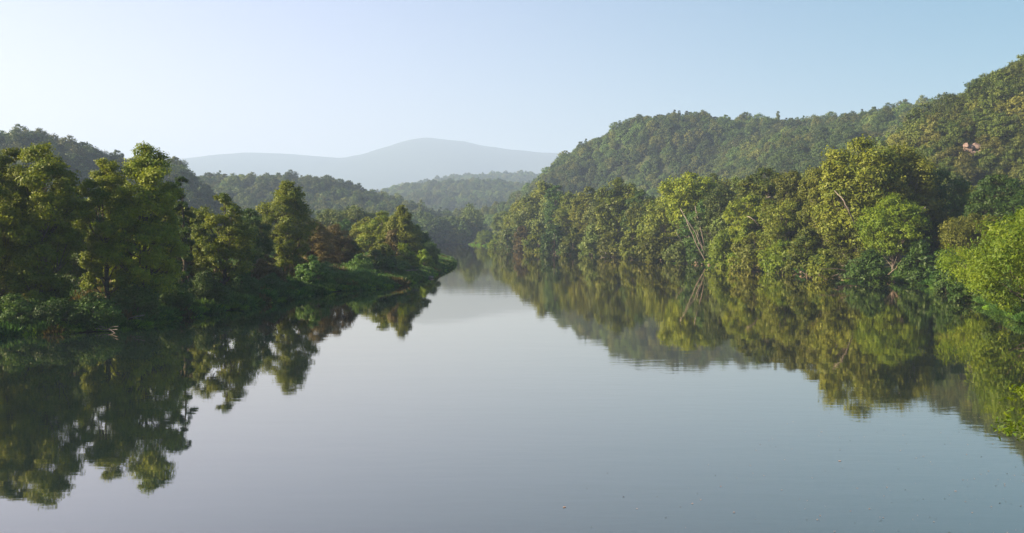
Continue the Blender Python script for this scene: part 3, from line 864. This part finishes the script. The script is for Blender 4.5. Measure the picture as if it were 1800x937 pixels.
spec = [
    ('left_hill_forest', 'hazy green forest covering the hill at the left', HA, -700, -130, 330, 900, 7.6, .88),
    ('middle_hill_forest', 'blue-green forest covering the low hill in the middle left', HB, -650, 60, 560, 1350, 8.5, .95),
    ('valley_hill_forest', 'pale hazy forest on the hill closing the valley', HC, -520, 420, 1080, 2500, 11.5, 1.1),
    ('valley_ridge_forest', 'palest forest on the flat ridge behind the valley hill', HD, -700, 700, 2500, 3600, 15.0, 1.4),
    ('right_hill_forest', 'dense mixed forest covering the long hill on the right', HE, -160, 720, 520, 1320, 7.4, .80),
    ('near_hill_forest', 'sunlit scrubby forest covering the near hill at the right edge', HF, 100, 340, 190, 560, 6.0, .68),
]
for q, (nm, lab, h, x0, x1, y0, y1, step, sc_) in enumerate(spec):
    x, y = scatter(x0, x1, y0, y1, step, 800 + q, hz_test(h, 3.0))
    if h is HF:      # leave the rock outcrop bare
        ox, oy, _ = P(1703, 262, 330)
        az = np.arctan2(x, y); pz = np.array(h.z(x, y))
        pxx = 900 + F * x / y; pyy = HOR - F * (pz - CAMZ) / y
        k = ~((np.abs(pxx - 1703) < 16) & (pyy > 262) & (pyy < 318))
        x, y = x[k], y[k]
    if h in (HF, HA):       # the trees that show largest are things of their own
        zz = h.z(x, y); pxx = 900 + F * x / y
        pyt = HOR - F * (zz + 7 - CAMZ) / y
        see = (pxx > -10) & (pxx < 1810) & (pyt < (300 if h is HF else 285)) & ((pxx > 1600) | (h is HA))
        order = np.argsort(np.where(see, y, 1e9))[:(110 if h is HF else 50)]
        order = order[see[order]]
        g = np.random.default_rng(q)
        mm = [(c.parent.children[0].data, c.parent.children[1].data) for c in (scrub.values() if h is HF else first.values())]
        base_ = (.80 if h is HF else sc_)
        for a_ in order:
            s_ = base_ * float(np.exp(g.normal(0, .15)))
            py_ = float(pyt[a_]); px_ = float(pxx[a_])
            if h is HF:
                zone = ('on the skyline edge of the near right hill' if py_ < 150 - (px_ - 1725) * .75 + 14 else
                        'to the left of the bare rock outcrop' if px_ < 1680 else
                        'just around and above the bare rock outcrop' if px_ < 1730 and py_ > 190 else
                        'to the right of the bare rock outcrop' if py_ > 205 else 'on the steep slope above the bare rock outcrop')
                lab_ = 'olive green canopy tree ' + zone
            else:
                zone = ('behind the two crowns at the left edge of the photo' if px_ < 135 else 'over the dip between the big left bank crowns' if px_ < 215
                        else 'directly behind the tallest left bank tree' if px_ < 320 else 'on the foot sloping down right of the tallest left bank tree')
                lab_ = 'hazy tree on left hill ' + zone
            plant('hillside_tree', mm[g.integers(0, 3)], (x[a_], y[a_], float(zz[a_]) - 1.5), lab_, 'tree', 'canopy trees ' + zone, g.uniform(0, 6.28), (s_, s_, s_))
        k = np.ones(len(x), bool); k[order] = False; x, y = x[k], y[k]
    if h is HF:
        forest(nm, lab, np.column_stack([x, y, h.z(x, y) - 1.6]), .80, 900 + q, NG3, 'forest', (.4, .3, .3))
        continue
    forest(nm, lab, np.column_stack([x, y, h.z(x, y) - 2.0 * sc_]), sc_, 900 + q)
    print(nm, len(x))

def floor_test(x, y):
    ok = river_sd(x, y) > 30
    for h in HILLS: ok &= h.z(x, y) < 3.0
    ok &= ~((np.abs(x) < 140) & (y < 330))
    return ok
x, y = scatter(-520, 520, 170, 1250, 10.5, 850, lambda x, y: floor_test(x, y) & ((x > 0) | (y > 430)) & ~((900 + F * x / y > 800) & (900 + F * x / y < 893) & (y < 900)))
z = ground_z(x, y)
forest('valley_floor_forest', 'woods on the valley floor between the river banks and the hills', np.column_stack([x, y, z - .3]), np.where(np.hypot(x, y) < 480, 1.0, .72), 950)
print('floor', len(x))

# trees of the far shore
x, y = scatter(-420, 10, 690, 800, 8.0, 861, lambda x, y: (900 + F * x / y < 836) & (river_sd(x, y) > 4) & (river_sd(x, y) < 60))
forest('far_shore_forest', 'dark hazy row of trees along the far shore of the river bend', np.column_stack([x, y, land_z(x, y) - .6]), 1.22, 961)
print('far shore', len(x))

# ------------------------------------------------------------------ herbs and grass on the banks
def bank_tuft(seed, leafm, W, H, n, size, name):
    """a real low plant: upright blades fanning out of the soil"""
    g = np.random.default_rng(seed)
    a = g.uniform(0, 6.28, n); r = W / 2 * np.sqrt(g.uniform(0, 1, n))
    bx, by = r * np.cos(a), r * np.sin(a)
    hgt = H * g.uniform(.45, 1.0, n) * (1 - .5 * (r / (W / 2)) ** 2)
    le = g.normal(size=(n, 2)) * .25 * H + np.column_stack([bx, by]) * .25
    t = g.uniform(0, 6.28, n); wv = np.column_stack([np.cos(t), np.sin(t)]) * (size * g.uniform(.6, 1.3, n))[:, None]
    zb = hgt * g.uniform(0, .6, n)
    k = (zb / (hgt + 1e-6))[:, None]
    b = np.column_stack([bx, by]) + le * k
    V = np.stack([np.column_stack([b - wv, zb]), np.column_stack([b + wv, zb]), np.column_stack([np.column_stack([bx, by]) + le, hgt])], 1).reshape(-1, 3)
    return mesh_np(name, V, np.arange(n * 3).reshape(-1, 3), M[leafm], {'shade': ('FACE', g.uniform(0, 1, n))})

herbs = {}
x, y, _ = P(600, 500, 196)
for k, (px, d, lm, W_, H_, nm, lab) in enumerate([
        (700, 205, 'grass', 2.2, .8, 'grass_clump', 'bright green grass clump on the strip below the pointed trees'),
        (500, 160, 'shrub', 2.0, 1.4, 'weed_clump', 'dark leafy weed clump at the waterline in mid left bank'),
        (600, 190, 'brown', 2.0, 1.5, 'dry_weed_clump', 'tan dry weed clump on the left bank below the rusty tree')]):
    x, y, _ = P(px, 500, d)
    me = bank_tuft(40 + k, lm, W_, H_, 420, .09 if k == 0 else .14, nm)
    o = obj(nm, me); o.location = (x, y, lz(x, y) - .05); tag(o, lab, 'weeds' if k else 'grass')
    herbs[k] = o
NG2 = forest_nodes(herbs)
def strip(x0, x1, y0, y1, step, seed, lo, hi, dens=1.0, extra=None):
    def t(x, y):
        s_ = river_sd(x, y)
        k = (s_ > lo) & (s_ < hi) & (noise(x / 6, y / 6, seed) < dens)
        if extra is not None: k &= extra(x, y)
        return k
    x, y = scatter(x0, x1, y0, y1, step, seed, t)
    return np.column_stack([x, y, land_z(x, y) - .08])
PXL = lambda x, y: 900 + F * x / y
p = strip(-75, 5, 95, 460, .85, 51, -.5, 9, 1.0)
forest('left_bank_grass', 'green grass and low weeds along the left waterline out to the grassy point', p, 1.0, 52, NG2, 'grass', (.50, .48, .02))
p = strip(-110, -10, 120, 330, 1.6, 53, 9, 60, .75)
forest('left_bank_weeds', 'tan and green weeds on the ground among the left bank trees', p, 1.5, 54, NG2, 'weeds', (.30, .45, .25))
p = strip(-30, 110, 110, 640, 1.3, 55, -.2, 6, .8)
forest('right_bank_weeds', 'low weeds along the right waterline', p, 1.0, 56, NG2, 'weeds', (.2, .77, .03))
p = strip(-40, 2, 560, 740, .9, 57, -.5, 9, 1.0, lambda x, y: (PXL(x, y) < 905) & (PXL(x, y) > 815))
forest('far_spit_grass', 'pale green grass on the thin far spit', p, 1.1, 58, NG2, 'grass', (.9, .05, .05))

# ------------------------------------------------------------------ pale trunks, limbs and dead wood
def sticks(parent, name, matk, lines, d, r, off=(0, 0, 0)):
    """each line is one stem traced at its own distance; returns nothing, adds one part per stem"""
    for ln in lines:
        pts = np.array([P(a[0], a[1], d + (a[2] if len(a) > 2 else 0)) for a in ln]) - np.array(off)
        m = len(pts)
        tt = np.linspace(0, m - 1, (m - 1) * 3 + 1); i0 = np.minimum(tt.astype(int), m - 2)
        q = pts[i0] + (pts[i0 + 1] - pts[i0]) * (tt - i0)[:, None]
        q[1:-1] += np.random.default_rng(int(ln[0][0])).normal(size=(len(q) - 2, 3)) * r * .25
        rad = r * np.linspace(1, .45, len(q))
        V, Q = tubes([(q, rad)], 7)
        obj(name, mesh_np(name, V, Q, M[matk], smooth=True), parent)

def find(label_part):
    return [o for o in bpy.data.objects if label_part in str(o.get('label', ''))][0]
t = find('flat-topped dark tree above'); off = tuple(t.location)
sticks(t, 'leaning_trunk', 'pale', [
    [(1240, 458, 0), (1226, 432, -1), (1213, 404, -2), (1206, 385, -1)],
    [(1236, 440, 0), (1222, 408, -3), (1202, 378, -4), (1196, 366, -2)],
    [(1240, 440, 0), (1234, 410, -3), (1225, 379, -4), (1222, 362, -2)],
    [(1238, 445, 0), (1230, 420, -2), (1224, 404, -2)]], 309, .20, off)
sticks(t, 'dead_branch', 'pale', [[(1199, 424, 0), (1191, 413, -2), (1189, 408, -2)], [(1196, 424, 0), (1180, 419, -2), (1170, 416, -3)]], 309, .15, off)
t = find('great rounded tree, highest'); off = tuple(t.location)
sticks(t, 'bare_limb', 'pale', [[(1503, 394, 6), (1493, 372, 0), (1484, 354, -1), (1467, 335, 1)]], 214, .20, off)
t = find('golden-green tree sharing'); off = tuple(t.location)
sticks(t, 'bare_limb', 'pale', [[(1598, 402, 3), (1606, 390, 0), (1616, 378, -1), (1627, 364, 0)], [(1614, 381, 0), (1608, 372, 0), (1603, 362, 1)]], 214, .24, off)
t = find('shelves over the dark hollow'); off = tuple(t.location)
sticks(t, 'bare_limb', 'pale', [[(1333, 396, 2), (1328, 388, 0), (1320, 383, 0), (1313, 380, 1)]], 254, .2, off)
t = find('broad yellow-topped tree'); off = tuple(t.location)
sticks(t, 'bare_limb', 'pale', [[(1362, 350, 2), (1354, 346, 0), (1346, 348, 0)]], 276, .3, off)

def wood(name, label, cat, matk, trunk, branches, d, r, group=None):
    x, y, z = P(trunk[0][0], trunk[0][1], d)
    t = empty(name, (x, y, 0)); tag(t, label, cat, group)
    sticks(t, 'log', matk, [trunk], d, r, (x, y, 0))
    sticks(t, 'branch', matk, branches, d, r * .5, (x, y, 0))
    return t
wood('fallen_tree', 'fallen tree lying in the water with split bare stems below the great rounded group', 'fallen tree', 'logm',
     [(1572, 490, 2), (1540, 488, 0), (1505, 484, -2), (1474, 485, -4)],
     [[(1540, 487, 0), (1515, 478, -1), (1492, 471, -2), (1478, 466, -2)], [(1530, 487, 0), (1500, 479, -2), (1470, 472, -3), (1440, 473, -5)],
      [(1520, 486, -1), (1492, 490, -4), (1473, 489, -5)], [(1490, 484, -3), (1474, 482, -4), (1462, 486, -5)],
      [(1555, 488, 0), (1575, 472, 1), (1584, 458, 1)], [(1560, 489, 0), (1598, 484, 0), (1612, 478, 1)]], 211, .34)
wood('fallen_branch', 'grey forked driftwood branch at the dark waterline under the left trees', 'driftwood', 'drift',
     [(142, 566, 1), (156, 572, 0), (168, 577, -1), (190, 580, -1), (207, 579, -2)],
     [[(160, 571, 0), (178, 574, -1), (192, 578, -1)], [(190, 579, -1), (198, 574, -1), (208, 574, -2)], [(168, 577, -1), (150, 581, -1), (120, 577, 0)],
      [(193, 579, -1), (201, 585, -2), (208, 588, -2)]], 106.5, .075)
wood('fallen_branch', 'thin curved driftwood stick lying right of the forked branch under the left trees', 'driftwood', 'drift',
     [(218, 565, 0), (228, 559, 0), (240, 556, -1), (254, 554, -1)], [[(232, 558, 0), (244, 561, -1), (252, 561, -1)]], 111, .10)
wood('fallen_log', 'thin pale log lying along the grass edge below the taller pointed tree', 'log', 'drift',
     [(712, 476, 0), (722, 475, 0), (735, 474, 0)], [[(722, 475, 0), (729, 472, 0)]], 216, .18)
wood('fallen_log', 'reddish bare log at the waterline right of the fallen tree', 'log', 'logm',
     [(1570, 494, 0), (1590, 492, -1), (1608, 492, -2)], [[(1586, 492, 0), (1596, 487, 0)]], 207, .25)

# uprooted stump with a hole in it at the far right bank
x, y, z = P(1060, 446, 402)
t = empty('uprooted_stump', (x, y, 0)); tag(t, 'round pale root plate of an uprooted stump at the waterline of the right bank', 'stump')
a = np.linspace(0, 2 * np.pi, 15)
ring = np.column_stack([1.25 * np.cos(a), .2 * np.sin(2 * a), 1.25 + 1.0 * np.sin(a)])
V, Q = tubes([(ring, .32 + .1 * np.sin(3 * a))], 7)
obj('root_plate', mesh_np('root_plate', V, Q, M['drift'], smooth=True), t)
g = np.random.default_rng(9)
for k in range(5):
    a0 = g.uniform(0, 6.28)
    p0 = np.array([1.25 * np.cos(a0), 0, 1.25 + np.sin(a0)]); p1 = p0 + [np.cos(a0) * .8, g.uniform(-.4, .4), np.sin(a0) * .6]
    V, Q = tubes([(np.array([p0, (p0 + p1) / 2 + g.normal(size=3) * .1, p1]), [.16, .1, .03])], 5)
    obj('root', mesh_np('root', V, Q, M['drift'], smooth=True), t)

# ------------------------------------------------------------------ rocks
def rock_mesh(seed, sx, sy, sz, name='rock', matk='rock', sub=2, rough=.28):
    import bmesh
    g = np.random.default_rng(seed)
    bm = bmesh.new(); bmesh.ops.create_icosphere(bm, subdivisions=sub, radius=1)
    co = np.array([v.co[:] for v in bm.verts]); fc = np.array([[v.index for v in f.verts] for f in bm.faces]); bm.free()
    for k in range(10):                      # chip flat facets off the boulder
        n_ = g.normal(size=3); n_ /= np.linalg.norm(n_); h_ = g.uniform(.55, .85)
        d_ = co @ n_; co = co - np.clip(d_ - h_, 0, None)[:, None] * n_
    co += g.normal(size=co.shape) * rough * .18
    return mesh_np(name, co * [sx, sy, sz], fc, M[matk])
g = np.random.default_rng(31)
for px, py, w in [(1256, 462, 1.1), (1263, 459, 1.4), (1271, 463, 1.3), (1280, 465, .9), (1322, 466, 1.3), (1331, 468, 1.0), (1342, 467, 1.2), (1351, 471, .9), (1246, 461, .8), (1312, 467, .9)]:
    x, y = G(px, py + 5)
    y0_ = y
    for q in range(200):
        if river_sd(np.array([x]), np.array([y]))[0] > 0: break
        y += .3; x = (px - 900) / F * y
    o = obj('bank_rock', rock_mesh(int(px), w, w * .8, w * .65)); o.location = (x, y - .8, .25); o.rotation_euler = (0, 0, g.uniform(0, 6))
    tag(o, 'pinkish brown rock in the cluster at the waterline under the bright bush', 'rock', 'rocks at the right waterline')
x, y = G(757, 489)
o = obj('water_rock', rock_mesh(5, .9, .6, .4)); o.location = (x, y, .12); tag(o, 'small dark rock standing alone in the water off the grassy left bank', 'rock')
# small stones of the far right waterline, too many and too small to count
proto_v = rock_mesh(8, 1, 1, 1, sub=1)
pv = np.array([v.co[:] for v in proto_v.vertices]); pf = np.array([p.vertices[:] for p in proto_v.polygons]); bpy.data.meshes.remove(proto_v)
sv, sf = [], []
rs = np.array([G(*p) for p in RIGHT_SHORE[6:19]])
for k in range(420):
    q = g.integers(0, len(rs) - 1); t_ = g.uniform(); c = rs[q] + (rs[q + 1] - rs[q]) * t_
    w = g.uniform(.25, .8); a0 = g.uniform(0, 6.28); ca, sa = np.cos(a0), np.sin(a0)
    v = pv * [w * 1.3, w, w * .7]; v = np.column_stack([v[:, 0] * ca - v[:, 1] * sa, v[:, 0] * sa + v[:, 1] * ca, v[:, 2]])
    sv.append(v + [c[0] + g.normal() * .7, c[1] + g.normal() * .8, .15 + g.uniform(-.1, .35)]); sf.append(pf + k * len(pv))
o = obj('shore_stones', mesh_np('shore_stones', np.concatenate(sv), np.concatenate(sf), M['rock']))
tag(o, 'line of small reddish stones and roots along the right waterline', 'stones', None, 'stuff')

# bare cliff on the near right hill
cx, cy, cz = hit(HF, 1702, 272, 180, 470)
t = empty('rock_outcrop', (cx, cy, cz)); tag(t, 'bare pink-grey rock outcrop showing through the trees of the near right hill', 'rock outcrop')
sc_ = cy / F
for k, (dx, dy, wx, wz) in enumerate([(-8, 3, 9, 8), (4, 6, 10, 7), (13, 2, 7, 6), (-2, -6, 8, 5), (8, -3, 8, 6), (-14, 8, 5, 5)]):
    o = obj('boulder', rock_mesh(60 + k, wx * sc_, 4.5 * sc_ + 1.2, wz * sc_, 'boulder', 'cliff', 3, .3), t)
    o.location = (dx * sc_, -4.5 - k * .15, dy * sc_ + 1.5)

# ------------------------------------------------------------------ leaves and scum drifting on the water
fl_m, fn, fll = new_mat('drifting_leaf')
fo = fn.new('ShaderNodeOutputMaterial'); fp = fn.new('ShaderNodeBsdfPrincipled'); fa = fn.new('ShaderNodeAttribute'); fa.attribute_name = 'shade'
fc_ = fn.new('ShaderNodeValToRGB'); fc_.color_ramp.elements[0].color = (.03, .025, .015, 1); fc_.color_ramp.elements[1].color = (.42, .30, .22, 1)
e = fc_.color_ramp.elements.new(.35); e.color = (.04, .05, .03, 1)
e = fc_.color_ramp.elements.new(.45); e.color = (.26, .15, .10, 1)
fll.new(fa.outputs['Fac'], fc_.inputs[0]); fll.new(fc_.outputs[0], fp.inputs['Base Color']); fll.new(fp.outputs[0], fo.inputs[0])
g = np.random.default_rng(3)
VV, SH = [], []
while len(VV) < 230:
    px = g.uniform(960, 1800); py = 937 - g.beta(1.0, 1.5) * 330
    if g.uniform() > ((px - 900) / 900) ** 1.3: continue
    x, y = G(px, py)
    if river_sd(np.array([x]), np.array([y]))[0] > -.5: continue
    r = g.uniform(.016, .062) * (1 + (g.uniform() > .92) * .7); a0 = g.uniform(0, 6.28)
    ca, sa = np.cos(a0) * r, np.sin(a0) * r
    VV.append(np.array([[x - ca, y - sa, .012], [x + sa * .6, y - ca * .6, .02], [x + ca, y + sa, .015], [x - sa * .6, y + ca * .6, .022]])); SH.append(g.uniform())
o = obj('floating_leaves', mesh_np('floating_leaves', np.concatenate(VV), np.arange(len(VV) * 4).reshape(-1, 4), fl_m, {'shade': ('FACE', SH)}))
tag(o, 'scattered small dead leaves drifting on the water at the lower right', 'leaves', None, 'stuff')

# ------------------------------------------------------------------ haze
x0, x1, y0, y1, z0, z1 = -8400, 7600, -450, 11600, -16, 900
V = [(x, y, z) for z in (z0, z1) for y in (y0, y1) for x in (x0, x1)]
Q = [(0, 2, 3, 1), (4, 5, 7, 6), (0, 1, 5, 4), (2, 6, 7, 3), (0, 4, 6, 2), (1, 3, 7, 5)]
hm, hn, hl = new_mat('river_valley_haze')
ho = hn.new('ShaderNodeOutputMaterial'); hv = hn.new('ShaderNodeVolumePrincipled')
hv.inputs['Color'].default_value = (0.53, 0.725, 1.0, 1)
hv.inputs['Density'].default_value = 0.00018
hv.inputs['Anisotropy'].default_value = 0.1
hl.new(hv.outputs[0], ho.inputs['Volume'])
hz = obj('haze', mesh_np('haze', V, Q, hm)); tag(hz, kind='stuff')
print('triangles', sum(len(m.polygons) * (len(m.polygons[0].vertices) - 2) for m in bpy.data.meshes if len(m.polygons)))
